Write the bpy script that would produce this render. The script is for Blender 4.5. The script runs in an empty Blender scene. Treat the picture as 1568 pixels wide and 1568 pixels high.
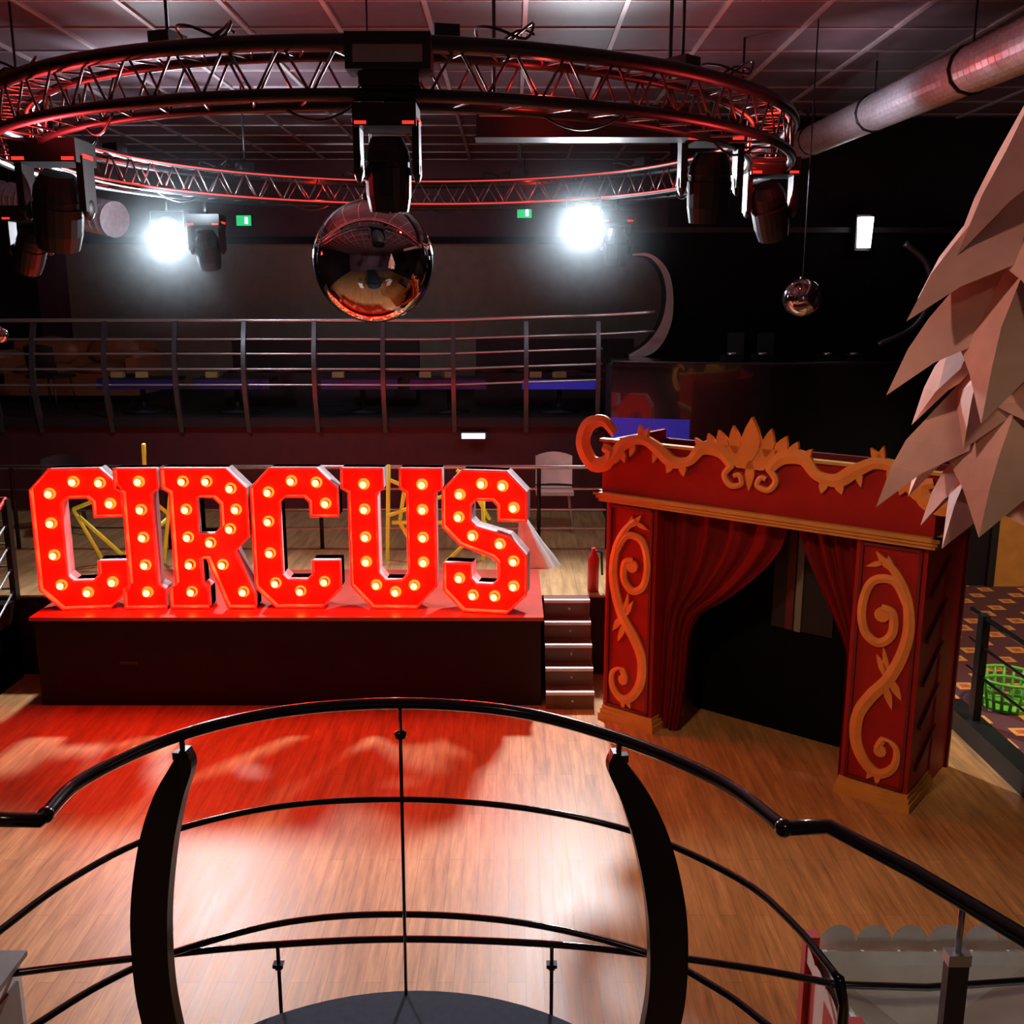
import bpy, math, random
from mathutils import Vector, Matrix
from mathutils.geometry import tessellate_polygon
random.seed(7)
sc=bpy.context.scene
EYE=3.3; PITCH=math.radians(12.0); F=1510.0
CP,SP=math.cos(PITCH),math.sin(PITCH)
def ray(x,y):
    u=(x-784)/F; v=(y-784)/F
    return Vector((u, CP-v*SP, -(SP+v*CP)))
def G(x,y,z):            # measured point on a level at height z
    d=ray(x,y); t=(z-EYE)/d.z
    return Vector((d.x*t,d.y*t,z))
def D(x,y,Y):            # measured point at distance Y into the room
    d=ray(x,y); t=Y/d.y
    return Vector((d.x*t,Y,EYE+d.z*t))

# ---------------------------------------------------------------- materials
def mat(name,col,rough=.5,metal=0,em=None,es=0,noise=.12,nscale=6,bump=0,coat=0,spec=.5):
    m=bpy.data.materials.new(name); m.use_nodes=True
    nt=m.node_tree; b=nt.nodes['Principled BSDF']
    b.inputs['Roughness'].default_value=rough
    b.inputs['Metallic'].default_value=metal
    b.inputs['Coat Weight'].default_value=coat
    b.inputs['Specular IOR Level'].default_value=spec
    tc=nt.nodes.new('ShaderNodeTexCoord'); n=nt.nodes.new('ShaderNodeTexNoise')
    n.inputs['Scale'].default_value=nscale; n.inputs['Detail'].default_value=5
    nt.links.new(tc.outputs['Object'],n.inputs['Vector'])
    r=nt.nodes.new('ShaderNodeValToRGB')
    r.color_ramp.elements[0].position=.3; r.color_ramp.elements[1].position=.7
    r.color_ramp.elements[0].color=tuple(c*(1-noise) for c in col)+(1,)
    r.color_ramp.elements[1].color=tuple(min(1,c*(1+noise)) for c in col)+(1,)
    nt.links.new(n.outputs['Fac'],r.inputs['Fac']); nt.links.new(r.outputs['Color'],b.inputs['Base Color'])
    if em:
        b.inputs['Emission Color'].default_value=em+(1,); b.inputs['Emission Strength'].default_value=es
    if bump:
        bp=nt.nodes.new('ShaderNodeBump'); bp.inputs['Strength'].default_value=bump
        nt.links.new(n.outputs['Fac'],bp.inputs['Height']); nt.links.new(bp.outputs['Normal'],b.inputs['Normal'])
    return m
def wood(name,c1,c2,c3,rough,pw=.09,pl=1.1):
    m=bpy.data.materials.new(name); m.use_nodes=True; nt=m.node_tree; b=nt.nodes['Principled BSDF']
    tc=nt.nodes.new('ShaderNodeTexCoord'); mp=nt.nodes.new('ShaderNodeMapping')
    mp.inputs['Rotation'].default_value=(0,0,math.pi/2)
    nt.links.new(tc.outputs['Object'],mp.inputs['Vector'])
    br=nt.nodes.new('ShaderNodeTexBrick')
    br.inputs['Color1'].default_value=c1+(1,); br.inputs['Color2'].default_value=c2+(1,)
    br.inputs['Mortar'].default_value=c3+(1,)
    br.inputs['Scale'].default_value=1; br.inputs['Mortar Size'].default_value=.0015
    br.inputs['Brick Width'].default_value=pl; br.inputs['Row Height'].default_value=pw
    nt.links.new(mp.outputs['Vector'],br.inputs['Vector'])
    mp2=nt.nodes.new('ShaderNodeMapping'); mp2.inputs['Scale'].default_value=(24,2.2,1)
    nt.links.new(tc.outputs['Object'],mp2.inputs['Vector'])
    n=nt.nodes.new('ShaderNodeTexNoise'); n.inputs['Scale'].default_value=1; n.inputs['Detail'].default_value=6; n.inputs['Roughness'].default_value=.65
    nt.links.new(mp2.outputs['Vector'],n.inputs['Vector'])
    mx=nt.nodes.new('ShaderNodeMix'); mx.data_type='RGBA'; mx.blend_type='OVERLAY'; mx.inputs[0].default_value=.9
    nt.links.new(br.outputs['Color'],mx.inputs[6]); nt.links.new(n.outputs['Fac'],mx.inputs[7])
    nt.links.new(mx.outputs[2],b.inputs['Base Color'])
    mr=nt.nodes.new('ShaderNodeMapRange'); mr.inputs['To Min'].default_value=rough-.08; mr.inputs['To Max'].default_value=rough+.1
    nt.links.new(n.outputs['Fac'],mr.inputs['Value']); nt.links.new(mr.outputs['Result'],b.inputs['Roughness'])
    return m
def carpet(name):
    m=bpy.data.materials.new(name); m.use_nodes=True; nt=m.node_tree; b=nt.nodes['Principled BSDF']
    tc=nt.nodes.new('ShaderNodeTexCoord'); mp=nt.nodes.new('ShaderNodeMapping'); mp.inputs['Rotation'].default_value=(0,0,.78)
    nt.links.new(tc.outputs['Object'],mp.inputs['Vector'])
    v=nt.nodes.new('ShaderNodeTexVoronoi'); v.distance='MANHATTAN'; v.inputs['Scale'].default_value=3.2; v.inputs['Randomness'].default_value=.12
    nt.links.new(mp.outputs['Vector'],v.inputs['Vector'])
    r=nt.nodes.new('ShaderNodeValToRGB'); r.color_ramp.interpolation='CONSTANT'
    e=r.color_ramp.elements; e[0].color=(.75,.30,.06,1); e[0].position=0
    e[1].position=.22; e[1].color=(.04,.02,.04,1)
    x=e.new(.34); x.color=(.50,.12,.04,1); x=e.new(.50); x.color=(.65,.32,.08,1); x=e.new(.66); x.color=(.10,.03,.04,1)
    nt.links.new(v.outputs['Distance'],r.inputs['Fac']); nt.links.new(r.outputs['Color'],b.inputs['Base Color'])
    b.inputs['Roughness'].default_value=.95
    return m
M=dict(
 floor=wood('dance_floor_wood',(.54,.28,.105),(.45,.22,.075),(.28,.125,.042),.40),
 deck=wood('deck_wood',(.50,.32,.14),(.42,.26,.11),(.15,.08,.03),.35,.12,1.4),
 stagefront=mat('stage_front_dark_wood',(.020,.005,.005),.5,spec=.25),
 stagetop=mat('stage_top_paint',(.46,.07,.05),.28),
 stepwood=mat('step_dark_wood',(.16,.055,.025),.45),
 nosing=mat('step_nosing_strip',(.72,.70,.66),.5),
 black=mat('black_metal',(.010,.010,.012),.45,.2),
 dgrey=mat('charcoal_metal',(.05,.05,.06),.35,.5),
 blackg=mat('black_gloss_paint',(.012,.012,.015),.18,.2,coat=.6),
 postm=mat('bronze_black_post',(.018,.014,.013),.4,.4),
 dark=mat('dark_paint',(.010,.008,.013),.6),
 silver=mat('brushed_silver',(.62,.62,.65),.33,.85,noise=.05),
 railpost=mat('grey_rail_post',(.12,.12,.14),.35,.7),
 lace=mat('truss_lacing_metal',(.18,.12,.12),.35,.8,noise=.05),
 foil=mat('foil_duct',(.75,.72,.80),.42,.6,noise=.15,nscale=25,bump=.3),
 chrome=mat('mirror_ball_chrome',(.50,.46,.45),.04,1,noise=.03),
 ceil=mat('ceiling_tile',(.11,.065,.08),.55),
 grid=mat('ceiling_grid_metal',(.45,.36,.37),.4,.3),
 wallp=mat('purple_wall_paint',(.08,.03,.055),.6),
 wallm=mat('maroon_wall_paint',(.07,.018,.025),.55),
 wallb=mat('beige_wall_panel',(.24,.215,.18),.6),
 walld=mat('dark_wall_paint',(.012,.009,.014),.8,spec=.2),
 carpetd=mat('dark_blue_carpet',(.016,.026,.05),.85,nscale=30,noise=.25),
 carpet=carpet('patterned_carpet'),
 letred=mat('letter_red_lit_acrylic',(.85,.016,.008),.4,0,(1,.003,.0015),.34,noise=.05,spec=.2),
 letwhite=mat('letter_white_side',(.60,.56,.56),.4),
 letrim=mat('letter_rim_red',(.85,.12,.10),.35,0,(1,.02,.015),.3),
 bulb=mat('warm_bulb',(1,.5,.1),.3,0,(1,.40,.07),11),
 halo=mat('bulb_glow_disc',(1,.25,.04),.3,0,(1,.11,.015),.8),  # glow around each bulb, painted as an emissive disc
 bred=mat('booth_red_paint',(.35,.008,.008),.5,noise=.08,spec=.3),
 bdred=mat('booth_dark_red_paint',(.13,.005,.007),.5),
 gold=mat('booth_gold_paint',(.58,.29,.06),.5),
 orng=mat('booth_ornament_orange',(.74,.26,.055),.5),
 curt=mat('red_velvet_curtain',(.17,.004,.006),.8,spec=.2),
 blackc=mat('black_drape',(.004,.004,.005),.95,spec=.1),
 paper=mat('crinkled_paper',(.80,.50,.40),.75,noise=.12,nscale=8,bump=.4),
 white=mat('white_paint',(.74,.73,.68),.5),
 grey=mat('grey_plastic',(.22,.19,.17),.5),
 red=mat('red_paint',(.50,.015,.015),.45),
 yellow=mat('yellow_frame_glow',(.60,.72,.05),.45,0,(.75,.75,.05),.14),  # faint emission added so the frames stay yellow under the red light
 blue=mat('blue_strip',(.02,.03,.40),.4,0,(.03,.05,.8),.18),
 blued=mat('navy_panel',(.014,.014,.08),.4,0,(.03,.03,.5),.02),
 green=mat('green_plastic',(.15,.6,.08),.4),
 leather=mat('tan_leather',(.30,.13,.06),.4),
 beige=mat('beige_card',(.50,.32,.13),.6),
 woodd=mat('amber_door_wood',(.55,.25,.06),.4),
 exitg=mat('exit_sign_green',(.02,.4,.15),.4,0,(.05,1,.35),.6),
 lampw=mat('lamp_white',(1,1,1),.3,0,(1,.97,.92),6),
 lampc=mat('lamp_cool_beam',(1,1,1),.3,0,(.75,.9,1),60),
 lens=mat('dark_lens_glass',(.02,.02,.03),.08,.5),
 redled=mat('red_led',(.6,.02,.02),.3,0,(1,.05,.03),.9),
 redglow=mat('red_glow_strip',(.4,.02,.02),.3,0,(1,.07,.05),.8),  # emissive strips standing in for red light on the truss chords
)
# ---------------------------------------------------------------- mesh builder
class B:
    def __init__(s): s.v=[];s.f=[];s.fm=[];s.sm=[];s.mats=[];s.M=Matrix()
    def add(s,vs,fs,m,smooth=False):
        if m not in s.mats: s.mats.append(m)
        k=s.mats.index(m); o=len(s.v)
        s.v+=[s.M@Vector(p) for p in vs]
        for f in fs: s.f.append([i+o for i in f]); s.fm.append(k); s.sm.append(smooth)
    def box(s,c,d,m,rz=0,R=None):
        hx,hy,hz=d[0]/2,d[1]/2,d[2]/2
        R=R or Matrix.Rotation(rz,3,'Z'); c=Vector(c)
        vs=[c+R@Vector((x*hx,y*hy,z*hz)) for z in(-1,1) for x,y in((-1,-1),(1,-1),(1,1),(-1,1))]
        s.add(vs,[(3,2,1,0),(4,5,6,7),(0,1,5,4),(1,2,6,5),(2,3,7,6),(3,0,4,7)],m)
    def bx(s,a,b,m): s.box([(a[i]+b[i])/2 for i in range(3)],[abs(b[i]-a[i]) for i in range(3)],m)
    def tube(s,pts,r,m,n=10,closed=False,smooth=True):
        pts=[Vector(p) for p in pts]; N=len(pts)
        T=[]
        for i in range(N):
            a=pts[(i-1)%N] if (closed or i>0) else pts[i]; b=pts[(i+1)%N] if (closed or i<N-1) else pts[i]
            T.append((b-a).normalized())
        up=Vector((0,0,1)) if abs(T[0].z)<.9 else Vector((1,0,0))
        U=(up-T[0]*up.dot(T[0])).normalized(); vs=[]
        for i in range(N):
            U=(U-T[i]*U.dot(T[i]))
            U=U.normalized() if U.length>1e-6 else Vector((1,0,0)); W=T[i].cross(U)
            rr=r[i] if isinstance(r,(list,tuple)) else r
            for k in range(n):
                a=2*math.pi*k/n; vs.append(pts[i]+(U*math.cos(a)+W*math.sin(a))*rr)
        fs=[]
        for i in range(N if closed else N-1):
            j=(i+1)%N
            for k in range(n):
                l=(k+1)%n; fs.append((i*n+k,i*n+l,j*n+l,j*n+k))
        if not closed: fs+=[tuple(range(n))[::-1],tuple(range((N-1)*n,N*n))]
        s.add(vs,fs,m,smooth)
    def sphere(s,c,r,m,n=12,k=8,sc=(1,1,1)):
        c=Vector(c); vs=[c+Vector((0,0,r*sc[2]))]
        for i in range(1,k):
            a=math.pi*i/k
            for j in range(n):
                b=2*math.pi*j/n
                vs.append(c+Vector((r*sc[0]*math.sin(a)*math.cos(b),r*sc[1]*math.sin(a)*math.sin(b),r*sc[2]*math.cos(a))))
        vs.append(c-Vector((0,0,r*sc[2]))); L=len(vs)-1
        fs=[(0,1+j,1+(j+1)%n) for j in range(n)]
        for i in range(k-2):
            for j in range(n):
                a=1+i*n+j;b=1+i*n+(j+1)%n; fs.append((a,a+n,b+n,b))
        o=1+(k-2)*n; fs+=[(L,o+(j+1)%n,o+j) for j in range(n)]
        s.add(vs,fs,m,True)
    def lathe(s,prof,c,m,n=20,R=None,smooth=True):
        R=R or Matrix.Identity(3); c=Vector(c); vs=[]
        for r,z in prof:
            for k in range(n):
                a=2*math.pi*k/n; vs.append(c+R@Vector((r*math.cos(a),r*math.sin(a),z)))
        fs=[]
        for i in range(len(prof)-1):
            for k in range(n):
                l=(k+1)%n; fs.append((i*n+k,i*n+l,(i+1)*n+l,(i+1)*n+k))
        s.add(vs,fs,m,smooth)
    def plate(s,loops,y0,y1,m,sides=True,ms=None):   # XZ polygon, extruded along Y
        flat=[p for l in loops for p in l]
        tr=tessellate_polygon([[Vector((p[0],p[1],0)) for p in l] for l in loops])
        s.add([(p[0],y0,p[1]) for p in flat],[tuple(t) for t in tr],m)
        if y1!=y0:
            s.add([(p[0],y1,p[1]) for p in flat],[tuple(t) for t in tr],m)
        if sides and y1!=y0:
            for l in loops:
                k=len(l)
                vs=[(p[0],y0,p[1]) for p in l]+[(p[0],y1,p[1]) for p in l]
                s.add(vs,[(i,(i+1)%k,k+(i+1)%k,k+i) for i in range(k)],ms or m)
    def ribbon(s,pts,w0,w1,y0,y1,m,seg=8,taper=None):
        P=smooth_pts([Vector((p[0],0,p[1])) for p in pts],seg); N=len(P); vs=[]
        for i,p in enumerate(P):
            t=(P[min(i+1,N-1)]-P[max(i-1,0)]).normalized(); nrm=Vector((-t.z,0,t.x)); f=i/(N-1)
            w=(w0+(w1-w0)*f) if not taper else w0*taper(f)
            a=p+nrm*w/2; b=p-nrm*w/2
            vs+=[(a.x,y0,a.z),(b.x,y0,b.z),(p.x,y0-.008,p.z),(a.x,y1,a.z),(b.x,y1,b.z)]
        fs=[]
        for i in range(N-1):
            o=i*5;q=o+5; fs+=[(o,q,q+2,o+2),(o+2,q+2,q+1,o+1),(o,o+3,q+3,q),(o+1,q+1,q+4,o+4)]
        s.add(vs,fs,m)
    def leaf(s,base,tip,w,y0,y1,m):
        b=Vector((base[0],0,base[1]));t=Vector((tip[0],0,tip[1])); d=t-b; n=Vector((-d.z,0,d.x)).normalized()
        L=[]
        for f,ww in((0,.25),(.25,.85),(.5,1),(.75,.6)): L.append(b+d*f+n*ww*w/2)
        Rr=[p-2*((p-b).dot(n))*n for p in L][::-1]
        s.plate([[(p.x,p.z) for p in L+[t]+Rr]],y0,y1,m)
    def obj(s,name,parent=None):
        lo=[min(p[i] for p in s.v) for i in range(3)]; hi=[max(p[i] for p in s.v) for i in range(3)]
        c=Vector(((lo[0]+hi[0])/2,(lo[1]+hi[1])/2,lo[2]))
        if parent: c=Vector((0,0,0))
        me=bpy.data.meshes.new(name); me.from_pydata([tuple(p-c) for p in s.v],[],s.f)
        for m in s.mats: me.materials.append(m)
        for p,k,q in zip(me.polygons,s.fm,s.sm): p.material_index=k; p.use_smooth=q
        me.update(); o=bpy.data.objects.new(name,me); o.location=c; sc.collection.objects.link(o)
        if parent: o.parent=parent
        return o
def smooth_pts(P,seg=8,closed=False):
    P=[Vector(p) for p in P]; out=[]; n=len(P)
    for i in range(n if closed else n-1):
        g=(lambda k:P[k%n]) if closed else (lambda k:P[max(0,min(n-1,k))])
        p0,p1,p2,p3=g(i-1),g(i),g(i+1),g(i+2)
        for j in range(seg):
            t=j/seg
            out.append(.5*((2*p1)+(p2-p0)*t+(2*p0-5*p1+4*p2-p3)*t*t+(3*p1-p0-3*p2+p3)*t**3))
    if not closed: out.append(P[-1])
    return out
def empty(name,loc=(0,0,0)):
    e=bpy.data.objects.new(name,None); e.location=loc; sc.collection.objects.link(e); return e
def light(name,kind,loc,energy,col,target=None,size=.1,angle=60,blend=.5,parent=None,size_y=None):
    l=bpy.data.lights.new(name,kind); l.energy=energy; l.color=col
    if kind=='AREA':
        l.size=size
        if size_y: l.shape='RECTANGLE'; l.size_y=size_y
    else: l.shadow_soft_size=size
    if kind=='SPOT': l.spot_size=math.radians(angle); l.spot_blend=blend
    o=bpy.data.objects.new(name,l); o.location=loc; sc.collection.objects.link(o)
    if target is not None: o.rotation_euler=(Vector(target)-Vector(loc)).to_track_quat('-Z','Y').to_euler()
    if parent: o.parent=parent
    return o
def one(name,a,b,m):
    q=B(); q.bx(a,b,m); return q.obj(name)

# ---------------------------------------------------------------- camera
cd=bpy.data.cameras.new('camera'); cam=bpy.data.objects.new('camera',cd); sc.collection.objects.link(cam)
cam.location=(0,0,EYE); cam.rotation_euler=(math.pi/2-PITCH,0,0); cd.sensor_width=36; cd.lens=36*F/1568; cd.clip_start=.05
sc.camera=cam
sc.view_settings.view_transform='Standard'

# ---------------------------------------------------------------- room shell
XL,XR,YB,YF,ZC=-7.5,6.2,-3.0,16.0,5.45
one('floor',(XL,YB,-.1),(XR,YF,0),M['floor'])
one('ceiling',(XL,YB,ZC),(XR,YF,ZC+.1),M['ceil'])
b=B()
x=-7.3
while x<XR: b.bx((x-.018,YB,ZC-.02),(x+.018,YF-.02,ZC),M['grid']); x+=.74
y=-2.6
while y<YF: b.bx((XL,y-.009,ZC-.014),(XR,y+.009,ZC),M['grid']); y+=.74
b.obj('trim_ceiling_grid')
one('wall_left',(XL-.1,YB,0),(XL,YF,ZC),M['walld'])
one('wall_right',(XR,YB,0),(XR+.1,YF,ZC),M['walld'])
one('wall_rear',(XL,YB-.1,0),(XR,YB,ZC),M['wallp'])
b=B(); b.bx((XL,YF,0),(XR,YF+.1,ZC),M['wallp']); b.bx((-7,YF-.04,1.9),(2.5,YF,4.2),M['wallb'])
b.bx((-7.5,YF-.1,4.2),(2.9,YF,4.3),M['walld']); b.obj('wall_far')
b=B(); b.bx((XL,8.45,0),(3.3,12,.74),M['stagefront']); b.bx((XL,8.4,.74),(3.3,12,.76),M['deck'])
b.bx((3.3,10.6,0),(4.6,12,.76),M['stagefront']); b.obj('floor_mid_level')
b=B(); b.bx((XL,12,0),(XR,YF,1.9),M['wallm']); b.bx((XL,11.93,1.82),(XR,YF,1.93),M['dark']); b.obj('floor_upper_level')
one('floor_carpet_side',(3.65,3.5,0),(XR,10.9,.12),M['carpet'])
b=B(); b.bx((4.6,10.9,0),(XR,11.0,3.0),M['walld']); b.obj('wall_side_far')
b=B(); b.bx((5.5,10.86,.12),(6.15,10.895,2.2),M['woodd']); b.bx((5.42,10.84,.12),(5.5,10.895,2.3),M['dark']); b.bx((5.42,10.84,2.2),(6.19,10.895,2.3),M['dark'])
b.sphere((5.6,10.82,1.1),.03,M['silver']); b.obj('door_1')

# ---------------------------------------------------------------- stage
b=B(); b.bx((-3.93,7.74,0),(.24,8.39,.73),M['stagefront']); b.bx((-3.96,7.72,.745),(.26,9.2,.775),M['stagetop']); b.bx((-3.95,7.725,.73),(.25,8.39,.745),M['stagefront'])
b.bx((-3.25,7.735,.36),(-3.1,7.75,.39),M['dgrey']); b.obj('stage_platform')
b=B()
for i in range(5):
    y0=7.66+i*.15; h=.152*(i+1)
    b.bx((.28,y0,0),(.68,8.39,h-.02),M['stepwood'])
    b.bx((.28,y0-.02,h-.022),(.68,y0+.02,h+.003),M['nosing']); b.bx((.28,y0+.02,h-.02),(.68,8.39,h),M['stepwood'])
    b.sphere((.5,y0-.002,h-.08),.014,M['silver'])
b.obj('stage_steps')

# ---------------------------------------------------------------- marquee letters
GL={
'c':(.62,[[(.62,.66),(.62,.86),(.48,1),(.14,1),(0,.86),(0,.14),(.14,0),(.48,0),(.62,.14),(.62,.34),(.42,.34),(.42,.24),(.38,.2),(.24,.2),(.2,.24),(.2,.76),(.24,.8),(.38,.8),(.42,.76),(.42,.66)]],
   [(.52,.74),(.46,.89),(.28,.9),(.11,.82),(.1,.61),(.1,.38),(.13,.16),(.31,.1),(.49,.17)]),
'i':(.30,[[(0,0),(.3,0),(.3,.14),(.25,.17),(.25,.83),(.3,.86),(.3,1),(0,1),(0,.86),(.05,.83),(.05,.17),(0,.14)]],
   [(.15,.9),(.15,.7),(.15,.5),(.15,.3),(.15,.1)]),
'r':(.62,[[(0,0),(.28,0),(.28,.14),(.24,.17),(.24,.36),(.29,.36),(.42,.0),(.62,0),(.62,.1),(.49,.41),(.60,.52),(.60,.86),(.46,1),(0,1),(0,.86),(.05,.83),(.05,.17),(0,.14)],
        [(.24,.54),(.24,.8),(.36,.8),(.41,.75),(.41,.59),(.36,.54)]],
   [(.13,.9),(.3,.9),(.47,.85),(.5,.7),(.45,.56),(.3,.46),(.14,.7),(.14,.5),(.14,.3),(.14,.1),(.38,.3),(.52,.1)]),
'u':(.72,[[(0,1),(0,.86),(.05,.83),(.05,.16),(.20,0),(.52,0),(.67,.16),(.67,.83),(.72,.86),(.72,1),(.42,1),(.42,.86),(.47,.83),(.47,.26),(.42,.2),(.30,.2),(.25,.26),(.25,.83),(.30,.86),(.30,1)]],
   [(.15,.88),(.15,.7),(.15,.5),(.15,.32),(.22,.15),(.36,.1),(.5,.15),(.57,.32),(.57,.5),(.57,.7),(.57,.88)]),
's':(.60,[[(.6,.66),(.6,.86),(.46,1),(.14,1),(0,.86),(0,.6),(.12,.48),(.36,.40),(.40,.36),(.40,.24),(.36,.2),(.24,.2),(.2,.24),(.2,.34),(0,.34),(0,.14),(.14,0),(.46,0),(.6,.14),(.6,.42),(.48,.55),(.24,.61),(.2,.65),(.2,.76),(.24,.8),(.36,.8),(.4,.76),(.4,.66)]],
   [(.5,.74),(.42,.89),(.27,.9),(.11,.82),(.1,.66),(.2,.53),(.4,.48),(.5,.36),(.5,.18),(.36,.1),(.2,.1),(.1,.22)]),
}
ZS=.787
sign=empty('circus_marquee_sign',(-1.95,8.05,ZS)); S=1.185; SX=1.15
RX90=Matrix.Rotation(math.pi/2,3,'X')
for ch,X,Y,yaw in(('c',-3.93,7.92,7),('i',-3.25,7.96,3),('r',-2.87,7.98,0),('c',-2.15,8.0,0),('u',-1.40,7.99,-2),('s',-.56,7.92,-10)):
    w,loops,bulbs=GL[ch]; b=B()
    b.M=Matrix.Translation(Vector((X,Y,ZS))-Vector(sign.location))@Matrix.Rotation(math.radians(yaw),4,'Z')
    L=[[(p[0]*SX,p[1]*S) for p in l] for l in loops]
    b.plate(L,.05,.17,M['letred'],ms=M['letwhite'])
    for l in L:
        k=len(l); vs=[(p[0],-.03,p[1]) for p in l]+[(p[0],.17,p[1]) for p in l]
        b.add(vs,[(i,(i+1)%k,k+(i+1)%k,k+i) for i in range(k)],M['letwhite'])
        b.tube([(p[0],-.03,p[1]) for p in l],.010,M['letrim'],6,True,False)
    for p in bulbs:
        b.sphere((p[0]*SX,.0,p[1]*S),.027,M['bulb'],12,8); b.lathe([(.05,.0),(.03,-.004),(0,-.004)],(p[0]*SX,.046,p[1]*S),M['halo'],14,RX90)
    b.obj('letter_'+ch,sign)
    light('letter_glow','POINT',Vector((X+w*SX/2,Y-.17,ZS+.38))-sign.location,24,(1,.010,.006),size=.15,parent=sign)

def frame(name,pl,Y,r=.020):
    b=B()
    for a,c in pl: b.tube([D(a[0],a[1],Y),D(c[0],c[1],Y+.15)],r,M['yellow'],6)
    return b.obj(name)
frame('geometric_star_frame',[((112,780),(265,718)),((112,780),(165,870)),((165,870),(262,790)),((120,790),(205,865)),((165,870),(250,868)),((262,790),(200,740)),((165,870),(165,893)),((250,868),(250,893)),((265,718),(250,868)),((220,680),(222,740))],9.35)
frame('geometric_star_frame',[((595,712),(593,880)),((597,735),(620,745)),((620,745),(612,800)),((612,800),(660,880)),((593,790),(720,745)),((720,745),(750,795)),((600,800),(745,800)),((700,720),(740,760)),((660,883),(745,800)),((740,760),(740,883))],9.5)

# ---------------------------------------------------------------- facade booth
Ob=Vector((.695,7.48,0)); ang=math.atan2(-.627,.779)
booth=empty('circus_ticket_booth',Ob); booth.rotation_euler=(0,0,ang)
W=2.46
def col_orn(b,x0,wd,z0,ht,flip):
    def q(p): 
        u=p[0] if not flip else 1-p[0]
        return (x0+u*wd,z0+p[1]*ht)
    y0,y1=-.012,.01; m=M['orng']
    S1=[(.62,.97),(.35,.91),(.14,.82),(.06,.70),(.14,.58),(.36,.46),(.66,.37),(.88,.27),(.88,.15),(.66,.06),(.38,.03),(.12,.08),(.10,.16),(.34,.19),(.46,.14)]
    b.ribbon([q(p) for p in S1],.062,.05,y0,y1,m,8,lambda f:.35+1.0*math.sin(math.pi*min(1,f*1.05+.05))**.7 if f<.93 else .8)
    S2=[(.14,.80),(.40,.885),(.80,.87),(.96,.76),(.88,.65),(.60,.61),(.36,.66),(.38,.745),(.60,.76)]
    b.ribbon([q(p) for p in S2],.055,.06,y0,y1,m,8)
    for c,r in(((.57,.735),.05),((.40,.135),.042)):
        cx,cz=q(c); b.plate([[(cx+r*math.cos(a*.5236),cz+r*math.sin(a*.5236)) for a in range(12)]],y0-.004,y1,m)
    for ba,ti,w in(((.5,.93),(.78,1.0),.045),((.42,.91),(.55,.99),.04),((.36,.46),(.62,.56),.05),((.36,.46),(.50,.60),.04),((.34,.47),(.08,.38),.055),((.42,.44),(.24,.33),.05),((.5,.04),(.62,-.01),.04),((.4,.04),(.42,-.03),.04),((.6,.96),(.95,.93),.035)):
        b.leaf(q(ba),q(ti),w,y0,y1,m)
b=B()
for x0 in(.03,1.98):
    b.bx((x0,.03,.1),(x0+.45,.48,1.82),M['bred'])
    for a,c in(((x0+.03,.13),(x0+.42,.15)),((x0+.03,1.76),(x0+.42,1.78)),((x0+.03,.13),(x0+.05,1.78)),((x0+.40,.13),(x0+.42,1.78))):
        b.bx((a[0],.012,a[1]),(c[0],.03,c[1]),M['bdred'])
    b.bx((x0-.03,0,0),(x0+.48,.51,.055),M['gold']); b.bx((x0-.018,.012,.055),(x0+.468,.498,.09),M['gold']); b.bx((x0-.008,.022,.09),(x0+.458,.488,.12),M['gold'])
b.obj('columns',booth)
b=B(); b.M=Matrix.Translation((0,.024,0))
col_orn(b,.085,.34,.17,1.56,False); col_orn(b,2.035,.34,.17,1.56,True)
b.obj('column_scrollwork',booth)
b=B()
b.bx((0,.0,1.86),(W,.05,2.27),M['bred']); b.bx((0,.05,1.86),(.03,.9,2.27),M['bred']); b.bx((W-.03,.05,1.86),(W,.9,2.27),M['bred'])
b.bx((0,.86,0.),(W,.9,2.2),M['bdred']); b.bx((0.03,.05,2.0),(W-.03,.86,2.02),M['blackc']); b.bx((0.03,.05,1.80),(W-.03,.88,1.83),M['bdred'])
for xs in(.02,W-.05):
    b.bx((xs,.48,.02),(xs+.03,.88,1.82),M['bred'])
for i in range(5):
    z=.35+i*.3
    b.box((W-.022,.33,z),(.02,.42,.03),M['bdred'],R=Matrix.Rotation(.5,3,'X'))
for z0,z1,e in((1.80,1.825,.02),(1.825,1.85,.035),(1.85,1.875,.05)):
    b.bx((-e,-e,z0),(W+e,.03,z1),M['gold']); b.bx((W,-e,z0),(W+e,.92,z1),M['gold']); b.bx((-e,-e,z0),(0,.92,z1),M['gold'])
b.bx((-.02,-.02,2.265),(W+.02,.05,2.285),M['gold'])
b.obj('fascia_and_cornice',booth)
b=B(); m=M['orng']; y0,y1=-.035,-.005; cx=W/2
def mir(pts,s): return [(cx+(p[0]-cx)*s,p[1]) for p in pts]
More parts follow.
